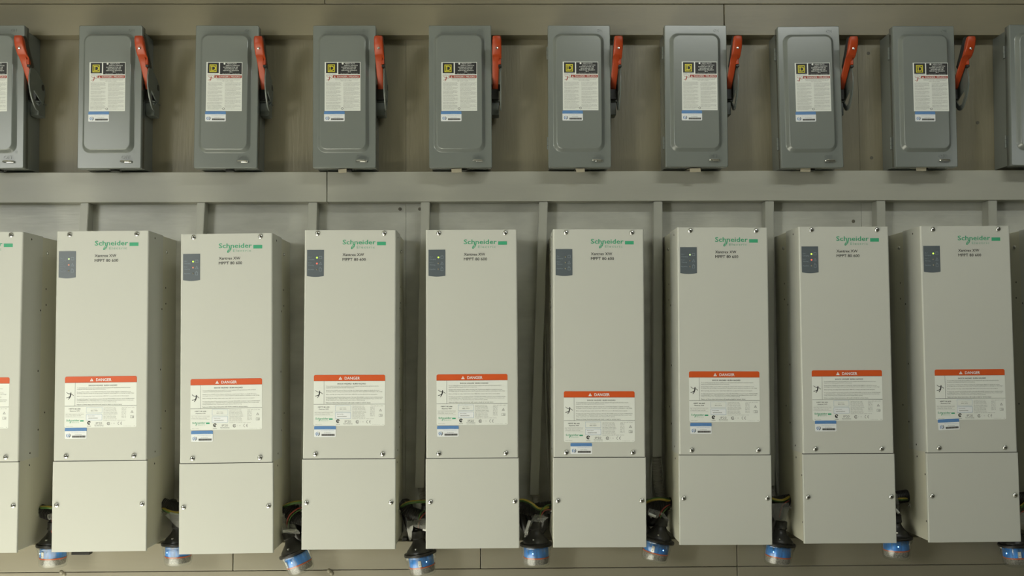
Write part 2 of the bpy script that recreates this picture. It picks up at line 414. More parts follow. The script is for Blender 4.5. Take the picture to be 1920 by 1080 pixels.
for i, t in enumerate(rowsT):
    m.text(t, .0925, -(75.0+2.95*i)*mm, .0015, Y2, 'inkg', (28+((i*7) % 6))*mm)
    if vals[i]: m.text(vals[i], .1350, -(75.0+2.95*i)*mm, .0015, Y2, 'inkg', .030 if i == 0 else .0105)
m.text('Suitable for use with PV output sources', .0925, -.1050, .0015, Y2, 'inkg', .051)
tri(m, .1560, -.0870, .0068, Y2, 'inkg'); m.poly([(.1574, -.0863), (.1614, -.0863), (.1594, -.0828)], -.0007, 'white'); m.stroke((.1594, -.0858), (.1594, -.0840), .0005, -.0008, 'inkg')
m.frame(.1555, -.0995, .1640, -.0935, .0005, Y2, 'inkg'); m.rect(.1592, -.0995, .1597, -.0935, Y2, 'inkg'); m.frame(.1605, -.0985, .1633, -.0955, .0005, Y2, 'inkg')
m.text('For indoor use only', .1400, -.1188, .0013, Y2, 'inkl', .018); m.text('00', .1640, -.1188, .0013, Y2, 'inkg', .003)
ME_DANGER = m.mesh('danger_label')

# blue and white asset tag
def asset_mesh(w, h):
    m = MB()
    m.rrect(0, -h, w, -h*.30, .0022, Y, 'white2', .0004, corners=(1, 1, 0, 0)); m.rrect(0, -h*.30, w, 0, .0022, Y, 'blue', .0004, corners=(0, 0, 1, 1))
    m.text('Property of', w*.50, -h*.25, h*.085, Y2, 'bluel', w*.27, bold=.01)
    m.ring(w*.17, -h*.70, h*.20, h*.135, Y2, 'blue', .75*PI, 1.35*PI, 12); m.ring(w*.17, -h*.70, h*.20, h*.13, Y2, 'inkg', -.45*PI, .35*PI, 12)
    m.ring(w*.19, -h*.74, h*.09, h*.05, Y2, 'blue'); m.stroke((w*.15, -h*.52), (w*.16, -h*.78), h*.035, Y2, 'blue')
    m.text('City of facilities department', w*.30, -h*.44, h*.05, Y2, 'bluel', w*.62)
    m.text('Do Not Remove', w*.47, -h*.645, h*.07, Y2, 'inkg', w*.30)
    m.rect(w*.34, -h*.90, w*.95, -h*.72, Y2, 'inkl')
    x = w*.345; i = 0
    while x < w*.94:
        b = w*(.006+.009*((i*5) % 3)); m.rect(x, -h*.90, x+b, -h*.72, -.0007, 'ink'); x += b+w*(.006+.004*((i*3) % 2)); i += 1
    return m.mesh('asset_tag')
ME_ASSET = asset_mesh(.0515, .0258)

# indicator panel, origin top left
def panel_mesh():
    m = MB(); w, h = .0405, .0630
    pts = [(0, 0), (w, 0), (w, -h)]+[(w-w*i/8, -h-.0022*math.sin(PI*i/8)) for i in range(1, 8)]+[(0, -h)]
    m.poly(pts, -.0006, 'panel', .0006)
    y = -.0008
    for (zz, t, ww) in ((18.6, 'On /', 8), (24.0, 'Charging', 15), (32.3, 'Error /', 9), (37.8, 'Warning', 13.5), (48.2, 'Equalize', 14.5)):
        m.text(t, .0028, -zz*mm, .0027, y, 'panink', ww*mm, bold=.006)
    m.frame(.0292, -.0212, .0360, -.0150, .0006, y, 'panink'); m.rect(.0303, -.0150, .0316, -.0142, y, 'panink'); m.rect(.0336, -.0150, .0349, -.0142, y, 'panink')
    m.stroke((.0292, -.0358), (.0360, -.0358), .0006, y, 'panink'); m.stroke((.0292, -.0358), (.0326, -.0288), .0006, y, 'panink'); m.stroke((.0360, -.0358), (.0326, -.0288), .0006, y, 'panink'); m.stroke((.0326, -.0345), (.0326, -.0318), .0006, y, 'panink')
    m.frame(.0295, -.0512, .0355, -.0440, .0006, y, 'panink'); m.stroke((.0305, -.0436), (.0312, -.0410), .0006, y, 'panink'); m.stroke((.0312, -.0410), (.0345, -.0436), .0006, y, 'panink')
    return m.mesh('indicator_panel')
ME_PANEL = panel_mesh()
def led_mesh(k):
    m = MB(); m.lathe([(.0021, 0), (.0019, .0006), (.0011, .0011), (.0001, .0013)], k, 14); return m.mesh('indicator_light')
ME_LED = {k: led_mesh(k) for k in ('ledg', 'ledr', 'ledo', 'ledG', 'ledR')}

RX = PI/2    # turns a lathe's +z towards the viewer (-y)
C_POS = [(-1.2413, .2818, 0), (-.942, .283, .005), (-.6459, .2757, .0089), (-.3486, .2833, -.0025), (-.057, .2831, .0011), (.2501, .2831, -.0049),
         (.5517, .2866, -.0057), (.8468, .2877, -.0013), (1.1439, .2883, .0021), (1.4420, .2890, .001)]
LEDS = ['ggo', 'ggo', 'gro', 'gro', 'goo', 'ooo', 'goo', 'gro', 'goo', 'ooo']
LEDS[0] = 'goo'; LEDS[1] = 'GRo'; LEDS[2] = 'gRo'; LEDS[6] = 'Goo'
CLABEL = ['beige controller cabinet cut off by the left edge of the photo, far left',
 'first whole beige controller cabinet from the left, faint green and red lights',
 'beige controller cabinet hanging slightly lower than its neighbours, second whole one from the left',
 'beige controller cabinet with green and red lights lit, third whole one from the left',
 'beige controller cabinet with only the green light lit, just left of the low-labelled one',
 'beige controller cabinet with all lights off and its danger label set lower than the rest',
 'beige controller cabinet just right of the one with the lowered danger label',
 'beige controller cabinet with green and red lights lit, second whole one from the right',
 'rightmost whole beige controller cabinet, only the green light lit, crooked blue tag',
 'sliver of a beige controller cabinet cut off by the right edge of the photo']
DLAB = {5: (-.0850, -.3903)}
ASSET = {5: (-.0694, -.5136, 0), 8: (-.0812, -.4680, -.045), 7: (-.0797, -.4682, 0), 6: (-.0831, -.4712, .0), 4: (-.0839, -.4703, 0), 3: (-.0831, -.4696, .0), 2: (-.0831, -.4706, 0)}
for i, (cx, cz, ro) in enumerate(C_POS):
    t = thing('controller_cabinet', CLABEL[i], 'electrical cabinet', (cx+H*math.sin(ro), 0, cz-H*math.cos(ro)), (0, -ro, 0), 'row of beige controller cabinets')
    obj('cabinet_body', ME_BODY, t)
    up = obj('upper_cover', ME_UP, t); lo = obj('lower_cover', ME_LO, t)
    for (x, z) in ((-.0788, -.0079), (.0812, -.0079), (-.0798, -.5358), (.0800, -.5361)):
        obj('screw', ME_SCREW, up, (x, -.22, top(z)), (RX, random.uniform(0, 3), 0))
    for x in (-.1000, .1006): obj('screw', ME_SCREW, lo, (x, -.2206, top(-.6500)), (RX, random.uniform(0, 3), 0))
    obj('brand_lettering', ME_LOGO, up, label='green lettering'); obj('model_lettering', ME_MODEL, up, label='small black lettering')
    dl = DLAB.get(i, (-.0850, -.3478)); obj('danger_label', ME_DANGER, up, (dl[0], -.22, top(dl[1])), label='white label with an orange danger band')
    a = ASSET.get(i, (-.0835, -.4690, 0)); obj('asset_tag', ME_ASSET, up, (a[0], -.2204 if i != 5 else -.2201, top(a[1])), (0, a[2], 0), label='small blue and white tag')
    pn = obj('indicator_panel', ME_PANEL, up, (-.1038, -.22, top(-.0480)), label='dark slate indicator panel')
    for j, q in enumerate(LEDS[i]):
        obj('indicator_light', ME_LED['led'+q], pn, (.0240, -.0006, -(.0185+.0142*j)), (RX, 0, 0), label={'g': 'lit green light', 'r': 'lit red light', 'o': None, 'G': 'faintly lit green light', 'R': 'faintly lit red light'}[q])
    for sd in (-1, 1):
        ry = sd*PI/2
        vis = (sd == 1 and i < 5) or (sd == -1 and i >= 5)
        if not vis: continue
        sx = sd*.1103
        for (y, z) in ((-.175, -.0135), (-.100, -.185), (-.125, -.335), (-.108, -.480)):
            obj('side_rivet', ME_RIV, up, (sd*.11, y if y < -.114 else -.118, top(z)), (0, ry, 0))
        for (y, z) in ((-.086, -.130), (-.084, -.170), (-.080, -.440)):
            obj('side_rivet', ME_RIV, t, (sd*.1088, y, top(z)), (0, ry, 0))
        obj('side_rivet', ME_RIV, up, (sd*.11, -.160, top(-.533)), (0, ry, 0))
        obj('side_rivet', ME_RIV, t, (sd*.109, -.160, top(-.562)), (0, ry, 0))
        if sd == -1:
            obj('side_rivet', ME_RIV, t, (sd*.109, -.205, top(-.600)), (0, ry, 0)); obj('side_rivet', ME_RIV, t, (sd*.109, -.205, top(-.712)), (0, ry, 0))
        obj('side_screw', ME_SSCREW, t, (sd*.1088, -.085, top(-.040)), (0, ry, .4)); obj('side_screw', ME_SSCREW, t, (sd*.1088, -.105, top(-.690)), (0, ry, .9))

# ------------------------------------------------------------------ safety switches
SW, SH = .1598, .3670     # origin at the base: bottom centre on the wall
def st(l): return SH-l
m = MB(); m.box((-.0762, -.0985, .004), (.0762, -.0005, SH-.0085), 'sw', .0012); ME_SBODY = m.mesh('switch_body')
# door: wrapped lip and an embossed raised field
def door_mesh():
    m = MB(); bm = bmesh.new()
    x0, x1, z0, z1 = -SW/2, SW/2, 0, SH
    def loop(pts, y): return [bm.verts.new((x, y, z)) for x, z in pts]
    def P(x0, z0, x1, z1, r): return rr(x0, z0, x1, z1, r, 6)
    seq = [(P(x0, z0, x1, z1, .003), -.076), (P(x0, z0, x1, z1, .003), -.0985), (P(x0+.0015, z0+.0015, x1-.0015, z1-.0015, .003), -.1000)]
    a, b, c, d = x0+.0122, st(.3290), x1-.0165, st(.0215)
    for (o, y) in ((0, -.1000), (.0016, -.1009), (.0068, -.1102), (.0092, -.1120)): seq.append((P(a+o, b+o, c-o, d-o, .021-o*.6), y))
    loops = [loop(p, y) for p, y in seq]
    for A, B in zip(loops[:-1], loops[1:]):
        n = len(A)
        for i in range(n): bm.faces.new((A[i], A[(i+1) % n], B[(i+1) % n], B[i]))
    bm.faces.new(loops[-1]); bm.faces.new(loops[0][::-1])
    nq = len(loops[0]); m.frombm(bm, 'sw', True, flat=False)
    m.s[2*nq:3*nq] = [False]*nq; m.s[-1] = m.s[-2] = False
    return m.mesh('switch_door', False)
ME_DOOR = door_mesh()
m = MB()
m.text('OFF', .0305, st(.3430), .0085, -.0999, 'sw', .023, bold=.01, relief=.016); m.ring(.0605, st(.3255), .0036, .0020, -.1009, 'sw', n=14)
ME_EMB = m.mesh('embossed_lettering')
m = MB(); m.text('ON', .0460, st(.0165), .0070, -.0999, 'sw', .014, bold=.01, relief=.016); ME_EMB2 = m.mesh('embossed_lettering')
m = MB(); m.tube([(.0315, -.099, st(.3505)), (.031, -.105, st(.3505)), (.036, -.108, st(.3500)), (.052, -.108, st(.3505)), (.057, -.104, st(.351))], .0022, 'chrome', 8)
m.box((.040, -.106, st(.3540)), (.058, -.0995, st(.3485)), 'chrome', .0008); ME_LATCH = m.mesh('latch')
def hinge_mesh():
    m = MB()
    for j in range(3):
        z = -.016+j*.0108; m.lathe([(.0030, z), (.0030, z+.0102)], 'sw', 12)
    m.box((0, -.001, -.016), (.0028, .010, .016), 'sw'); return m.mesh('hinge')
ME_HINGE = hinge_mesh()

# handle in the y-z plane: profile points are (depth in front of the wall, height from the base)
def plate(m, pts, x0, x1, k, hole=None, bev=.0008):
    bm = bmesh.new(); vs = [bm.verts.new((x0, -d, z)) for d, z in pts]; f = bm.faces.new(vs)
    if hole:
        hv = [bm.verts.new((x0, -d, z)) for d, z in hole]
        ed = [e for e in bm.edges]+[bm.edges.new((hv[i], hv[(i+1) % len(hv)])) for i in range(len(hv))]
        bmesh.ops.delete(bm, geom=[f], context='FACES_ONLY')
        bmesh.ops.triangle_fill(bm, edges=ed, use_beauty=True)
    r = bmesh.ops.extrude_face_region(bm, geom=bm.faces[:])
    bmesh.ops.translate(bm, verts=[v for v in r['geom'] if isinstance(v, bmesh.types.BMVert)], vec=(x1-x0, 0, 0))
    m.frombm(bm, k, True)
PZ = lambda z: z-.4560      # world height -> height above the switch base
lev = [(.1120, PZ(.7125)), (.100, PZ(.711)), (.0788, PZ(.7055)), (.054, PZ(.6922)), (.038, PZ(.680)), (.033, PZ(.668)), (.0345, PZ(.6552)), (.0461, PZ(.6268)), (.060, PZ(.6125)), (.070, PZ(.6085)), (.0802, PZ(.6081)),
       (.0900, PZ(.6125)), (.0990, PZ(.6205)), (.1100, PZ(.6330)), (.1190, PZ(.6480)), (.1245, PZ(.6650)), (.1245, PZ(.6850)), (.1195, PZ(.7020))]
hol = [(.0990, PZ(.6560)), (.1030, PZ(.6420)), (.0850, PZ(.6225)), (.0700, PZ(.6205)), (.0530, PZ(.6350))]
m = MB(); plate(m, lev, SW/2+.0215, SW/2+.0245, 'lever', hol)
ME_LEVER = m.mesh('lever_plate')
m = MB(); m.lathe([(.009, 0), (.009, .0255), (.008, .0285), (.0001, .0290)], 'black', 20, Matrix.Rotation(PI/2, 4, 'Y')); ME_PIV = m.mesh('pivot')
m = MB(); m.box((SW/2-.0035, -.062, PZ(.6345)), (SW/2+.0215, -.018, PZ(.6372)), 'lever', .0008)
m.box((SW/2-.0035, -.058, PZ(.600)), (SW/2+.0190, -.018, PZ(.6345)), 'lever', .002)
m.box((SW/2-.0035, -.072, PZ(.6372)), (SW/2+.0185, -.022, PZ(.668)), 'black', .002); ME_BRK = m.mesh('handle_bracket')
def grip_mesh():
    m = MB(); bm = bmesh.new()
    # cross sections: centre depth, height, half width in x, half thickness in depth
    secs = [(.158, .7745, .0080, .004, .014), (.159, .7728, .0104, .0085, .014), (.158, .765, .0114, .0115, .014), (.152, .750, .0117, .0118, .014), (.143, .738, .0117, .0115, .014),
            (.1360, .7310, .0116, .0108, .014), (.1352, .7302, .0108, .0100, .0138), (.1320, .7298, .0088, .0080, .0112), (.1175, .716, .0084, .0072, .0110), (.099, .697, .0082, .0070, .0104), (.082, .678, .0079, .0068, .0098), (.071, .664, .0076, .0066, .0094)]
    prev = None; n = 16
    for (d, z, hw, ht, xo) in secs:
        lp = []; X = SW/2+xo
        for j in range(n):
            t = 2*PI*j/n; c, s = math.cos(t), math.sin(t)
            cc = math.copysign(abs(c)**.45, c); ss = math.copysign(abs(s)**.45, s)
            lp.append(bm.verts.new((X+hw*cc, -d-ht*ss*.93, PZ(z)+ht*ss*.35)))
        if prev:
            for j in range(n): bm.faces.new((prev[j], prev[(j+1) % n], lp[(j+1) % n], lp[j]))
        else: bm.faces.new(lp[::-1])
        prev = lp
    bm.faces.new(prev); m.frombm(bm, 'orange', True, flat=False)
    m.box((SW/2+.0170, -.128, PZ(.7145)), (SW/2+.0245, -.116, PZ(.730)), 'orange', .0015); return m.mesh('grip')
ME_GRIP = grip_mesh()
m = MB(); X = SW/2+.0125
plate(m, [(.152, PZ(.779)), (.142, PZ(.777)), (.130, PZ(.762)), (.119, PZ(.744)), (.108, PZ(.730)), (.098, PZ(.716)), (.103, PZ(.709)), (.112, PZ(.711)), (.119, PZ(.722)), (.133, PZ(.735)), (.147, PZ(.755)), (.155, PZ(.770))], SW/2+.0035, SW/2+.0245, 'black')
m.box((SW/2+.0175, -.126, PZ(.7085)), (SW/2+.0258, -.108, PZ(.7142)), 'black', .001)
ME_GBACK = m.mesh('grip_backing')
m = MB(); m.lathe([(.0032, 0), (.0030, .0012), (.0001, .0018)], 'chrome', 12); ME_RIVET = m.mesh('rivet')

# warning label of the switch, origin top left
m = MB(); Ws, Hs = .0904, .1254
m.rect(0, -Hs, Ws, 0, Y, 'white'); m.rrect(0, -Hs, Ws, 0, .0004, -.00035, 'white', .0004)
m.rect(.0032, -.0285, .0312, -.0016, Y2, 'ink'); m.rect(.0342, -.0312, .0892, -.0014, Y2, 'ink')
yy = -.0007
m.frame(.0078, -.0256, .0258, -.0062, .0022, yy, 'yel')
m.rect(.0122, -.0199, .0148, -.0119, yy, 'yel'); m.rect(.0112, -.0222, .0177, -.0199, yy, 'yel'); m.rect(.0112, -.0119, .0177, -.0096, yy, 'yel'); m.ring(.0177, -.0159, .0063, .0040, yy, 'yel', -PI/2, PI/2, 14)
m.ring(.0455, -.0042, .0024, 0, yy, 'white')
for (zz, t, xc, ww) in ((5.7, 'HEAVY DUTY', 64, 25), (10.4, 'SAFETY SWITCH', 66, 34), (14.8, 'INTERRUPTOR DE', 61, 37), (18.9, 'SEGURIDAD DE', 62, 33), (23.0, 'SERVICIO PESADO', 62, 40), (26.6, '30 A', 62, 7.5)):
    m.text(t, xc*mm, -zz*mm, .0029, yy, 'white', ww*mm, 'C', bold=.012)
m.text('600 VAC MAX', .040, -.0303, .0020, yy, 'inkl', .020); m.text('600 VDC MAX', .066, -.0303, .0020, yy, 'inkl', .018)
m.text('SQUARE D COMPANY', .0035, -.0322, .0021, Y2, 'inkg', .027)
m.rect(.0205, -.0408, .0892, -.0340, Y2, 'dred'); tri(m, .0228, -.0398, .0050, yy, 'white', 'dred'); m.text('DANGER / PELIGRO', .0315, -.0394, .0040, yy, 'white', .0550, bold=.016)
falling(m, .0045, -.0360, .0135, Y2, 'dred'); m.stroke((.0030, -.0345), (.0175, -.0345), .0004, Y2, 'dred'); m.stroke((.0175, -.0345), (.0190, -.0420), .0007, Y2, 'dred')
for (zz, a, e, t) in ((43.8, 25, 87, 'HAZARD OF ELECTRIC SHOCK, EXPLOSION OR ARC FLASH'), (46.6, 27, 85, 'Disconnect all power before working on this equipment'), (49.4, 40, 68, 'will result in death')):
    m.text(t, a*mm, -zz*mm, .0018, Y2, 'inkg', (e-a)*mm)
words = ['Disconnect all power sources before working', 'on or inside equipment and wait until all', 'indicators are fully off and locked', 'Replace all devices, doors and covers before', 'turning on power to this equipment', 'Always use a properly rated voltage sensing', 'Desconecte todas las fuentes de alimentacion', 'antes de trabajar en este equipo electrico', 'Vuelva a colocar todos los dispositivos', 'las puertas y las cubiertas antes de energizar']
q = 0
for (xa, wc) in ((3.6, 38), (47.5, 41)):
    z = 53.3
    for cnt in ((5, 3, 4, 3, 4, 3, 5) if xa < 10 else (5, 4, 5, 3, 5, 4, 3)):
        for j in range(cnt):
            if z > 122: break
            ww = wc*(.6+.3*((q*7) % 4)/4) if j == cnt-1 else wc*(.94+.06*(q % 2))
            m.text(words[(q*3) % len(words)], xa*mm, -z*mm, .00145, Y2, 'inkg', ww*mm); z += 2.33; q += 1
        z += 1.2
m.ring(.0445, -.1195, .0030, .0018, Y2, 'inkg')
ME_SLABEL = m.mesh('warning_label'); ME_SASSET = asset_mesh(.0520, .0255)
m = MB(); m.lathe([(.014, .002), (.014, -.002), (.018, -.002), (.018, -.007), (.012, -.007), (.012, -.010)], 'black', 8, smooth=False); ME_BUSH = m.mesh('conduit_bushing')

S_X = [(-1.2695, 0, .0125), (-.9748, 0, .0050), (-.6822, 0, -.004), (-.3817, 0, .003), (-.0868, 0, .002), (.2168, 0, -.002), (.5158, .0004, -.004), (.8122, -.0025, .010), (1.1062, -.0015, -.001), (1.4050, .0012, -.015)]
SLABEL = ['grey safety switch cut off by the left edge, bright sheen at its bottom, orange handle',
 'first whole grey safety switch from the left, orange handle overlapping its edge',
 'grey safety switch with orange handle, second whole one from the left',
 'third whole grey safety switch from the left, above a rail joint, orange handle',
 'fourth whole grey safety switch from the left, upright orange handle',
 'fourth whole grey safety switch from the right, upright orange handle',
 'third whole grey safety switch from the right, orange handle',
 'grey safety switch with orange handle, second whole one from the right, left hinges visible',
 'grey safety switch with orange handle leaning right, rightmost whole one in the row',
 'grey safety switch cut off by the right edge of the photo, left hinges visible']
OFFL = [(.031, .100)]*10; OFFA = [(.030, .2262)]*10
OFFL = {0: (.031, .0988), 1: (.0312, .0985), 2: (.0310, .0985), 3: (.0315, .0985), 4: (.0325, .0990), 5: (.0370, .0980), 6: (.0420, .0985), 7: (.0392, .0990), 8: (.0465, .1000), 9: (.04, .0985)}
for i, (sx, dz, ro) in enumerate(S_X):
    zb = .4560+dz
    t = thing('safety_switch', SLABEL[i], 'electrical switch box', (sx, 0, zb), (0, -ro, 0), 'row of grey safety switches')
    obj('switch_body', ME_SBODY, t); d = obj('switch_door', ME_DOOR, t)
    obj('embossed_lettering', ME_EMB, d); obj('embossed_lettering', ME_EMB2, d); obj('latch', ME_LATCH, d, label='silver latch')
    lx, lz = OFFL[i]
    lx -= sx*.0014
    obj('warning_label', ME_SLABEL, d, (-SW/2+lx, -.1121, st(lz)), label='white, black and red label')
    obj('asset_tag', ME_SASSET, d, (-SW/2+lx-.0015+(.004 if i == 8 else 0), -.1121, st(lz+.1262)), label='small blue and white tag')
    if i >= 3:
        for z in (.0640, .3000): obj('hinge', ME_HINGE, t, (-SW/2+.0005, -.070, st(z)))
    h = obj('handle', ME_BRK, t)
    obj('lever_plate', ME_LEVER, h); obj('pivot', ME_PIV, h, (SW/2-.0035, -.047, PZ(.6745)))
    obj('grip', ME_GRIP, h, label='orange red grip'); obj('grip_backing', ME_GBACK, h)
    obj('rivet', ME_RIVET, h, (SW/2+.0140, -.1590, PZ(.7465)), (RX, 0, 0), label='silver rivet')
    obj('conduit_bushing', ME_BUSH, t, (.004, -.068, .0070))
# small tan tabs poking out above the rail beneath some switches
for i_, (px, py, wv, a, lb) in enumerate(((646, 323, .021, -.12, 'tan tab beneath the third whole safety switch from the left'), (857, 324, .026, -.08, 'tan tab beneath the fourth whole safety switch from the left'),
                            (1086, 322, .022, -.02, 'flat tan tab beneath the fourth whole safety switch from the right'), (1298, 321, .028, -.04, 'tan tab beneath the third whole safety switch from the right'),
                            (1502, 320, .026, .02, 'tan tab beneath the second whole safety switch from the right'), (1716, 321, .026, .03, 'small tan tab beneath the rightmost whole safety switch'))):
    p = at(px, py, -.052); m = MB(); m.box((-wv/2, 0, 0), (wv/2, .062, .0014), 'tan', .0004); m.box((-wv/2, -.0012, -.0085), (wv/2, 0.0002, .0014), 'tan', .0004)
    o = obj('cardboard_tab', m.mesh('cardboard_tab'), None, (p.x, -.090, .4532 if i_ != 5 else .4545), (.092, a*.6, 0), lb); o['category'] = 'tab'; o['group'] = 'tabs beneath the safety switches'

# ------------------------------------------------------------------ cable trunkings down the wall
TR = [(-1.0600, -1.0850, -.36, 'n'), (-.7605, -.7960, -.36, 'n'), (-.4721, -.4900, -.3524, ''), (-.1807, -.1956, -.3586, ''), (.1265, .0978, -.3783, ''), (.4255, .4146, -.2843, ''), (.7172, .7050, -.36, ''), (1.0100, 1.0, -.36, ''), (1.3043, 1.292, -.36, '')]
TLAB = ['above the first whole cabinet from the left', 'above the second whole cabinet from the left', 'left of the third whole cabinet from the left', 'left of the middle cabinet with only a green light',
        'leaning left beside the cabinet with the lowered danger label', 'with grey flexible conduit bulging from its open end', 'left of the second whole cabinet from the right', 'left of the rightmost whole cabinet', 'above the rightmost whole cabinet, near the photo edge']
for i, (xt, xb, zb, _) in enumerate(TR):
    t = thing('cable_trunking', 'painted cable trunking '+TLAB[i], 'cable trunking', (xb, 0, zb), (0, 0, 0), 'cable trunkings between rail and cabinets')
    m = MB(); hh = .3772-zb; wd = .0208 if _ == 'n' else .0230; sh = (xt-xb)
    def S(T): return T
    vs = []
    for z, x in ((0, 0), (hh, sh)):
        for a, b_ in ((-wd/2, -.036), (wd/2, -.036), (wd/2, -.0005), (-wd/2, -.0005)): vs.append((x+a, b_, z))
    bm = bmesh.new(); bv = [bm.verts.new(v) for v in vs]
    for f in ((3, 2, 1, 0), (4, 5, 6, 7), (0, 1, 5, 4), (1, 2, 6, 5), (2, 3, 7, 6), (3, 0, 4, 7)): bm.faces.new([bv[k] for k in f])
    bmesh.ops.bevel(bm, geom=bm.edges[:], offset=.0012, segments=2, affect='EDGES'); m.frombm(bm, 'trunk', True)
    obj('duct', m.mesh('duct'), t)
    if i == 5:
        m = MB()
        for s in (-1, 1): m.tube([(s*.0100, -.020, -.002), (s*.0145, -.024, -.030), (s*.0150, -.022, -.075), (s*.013, -.02, -.100)], .0018, 'trunk', 6)
        obj('duct_wall', m.mesh('duct_wall'), t)
    m = MB()
    ends = {5: ([(0, -.018, .01), (.001, -.022, -.035), (.004, -.024, -.075), (.010, -.030, -.112)], .0125)}
    pth, rad = ends.get(i, ([(.002, -.018, .01), (.006, -.020, -.020), (.012, -.03, -.048)], .0095))
    m.tube(pth, rad, 'greyflex', 14, ridges=.0042); obj('flexible_conduit', m.mesh('flexible_conduit'), t, label='grey corrugated conduit')

# ------------------------------------------------------------------ surge arresters and cabling between the cabinets
ME = {}
m = MB(); m.lathe([(.0001, .0565), (.0125, .056), (.0142, .0545), (.0142, .0425), (.0150, .0415), (.0152, .0375), (.0125, .0355), (.0135, .031), (.0175, .0245), (.0245, .017), (.0310, .0100), (.0330, .0060), (.0333, 0)], 'black', 32)
m.lathe([(.0028, .012), (.0028, .0165), (.0001, .017)], 'chrome', 8, Matrix.Rotation(-.25, 4, 'Z') @ Matrix.Translation((0, -.0255, 0))); ME['dome'] = m.mesh('dome')
m = MB(); m.lathe([(.034, .004), (.0395, .003), (.0405, 0), (.0400, -.003), (.034, -.004)], 'black', 36)
ME['flange'] = m.mesh('flange')
m = MB(); m.lathe([(.0001, -.0525), (.0285, -.0522), (.0312, -.0500), (.0325, -.0460), (.0345, -.0300), (.0358, -.0100), (.0388, -.0085), (.0390, -.004)], 'clear', 36, cap=False)
for j in range(10):
    a = 2*PI*j/10; m.box((-.0012, .0352, -.014), (.0012, .0385, -.005), 'clear', T=Matrix.Rotation(a, 4, 'Z'))
ME['cup'] = m.mesh('clear_cup', False)
m = MB(); m.lathe([(.0001, -.006), (.028, -.006), (.0305, -.009), (.0308, -.0290)], 'cupblue', 32, cap=False); ME['blue'] = m.mesh('inner_band')
m = MB(); m.lathe([(.0308, -.0290), (.0322, -.0293), (.0320, -.0316), (.0308, -.0322)], 'cupora', 32, cap=False); ME['ora'] = m.mesh('orange_ring')
m = MB(); m.lathe([(.0308, -.0322), (.0295, -.0440), (.0270, -.0465), (.0001, -.0465)], 'cuplab', 32, cap=False); ME['lab'] = m.mesh('rating_band')
m = MB(); m.lathe([(.0001, .0012), (.0010, .0008), (.0014, 0)], 'ledb', 12); ME['led'] = m.mesh('status_light')
m = MB(); m.box((-.0038, -.0012, -.0075), (.0038, .0012, .0075), 'foil', .0006)
m.add([(-.001, -.0016, -.004), (.001, -.0016, -.004), (.001, -.0016, -.002), (-.001, -.0016, -.002)], [(0, 1, 2, 3)], 'ink'); ME['foil'] = m.mesh('pale_tab')

def sheet(m, pts, Ys, k, th=.0008):
    """film: a strip of pixel quads given as two rails of photo points with depths"""
    L, Rr = pts; vs = []
    for (a, ya), (b, yb) in zip(zip(L, Ys), zip(Rr, Ys)):
        vs.append(at(*a, ya)); vs.append(at(*b, yb-.004))
    n = len(L); off = Vector((0, th, 0))
    V = [tuple(v) for v in vs]+[tuple(v+off) for v in vs]; o = 2*n; fs = []
    for i in range(n-1):
        fs.append((2*i, 2*i+1, 2*i+3, 2*i+2)); fs.append((o+2*i, o+2*i+2, o+2*i+3, o+2*i+1))
        fs.append((2*i, 2*i+2, o+2*i+2, o+2*i)); fs.append((2*i+1, o+2*i+1, o+2*i+3, 2*i+3))
    m.add(V, fs, k, True)
AY = -.118
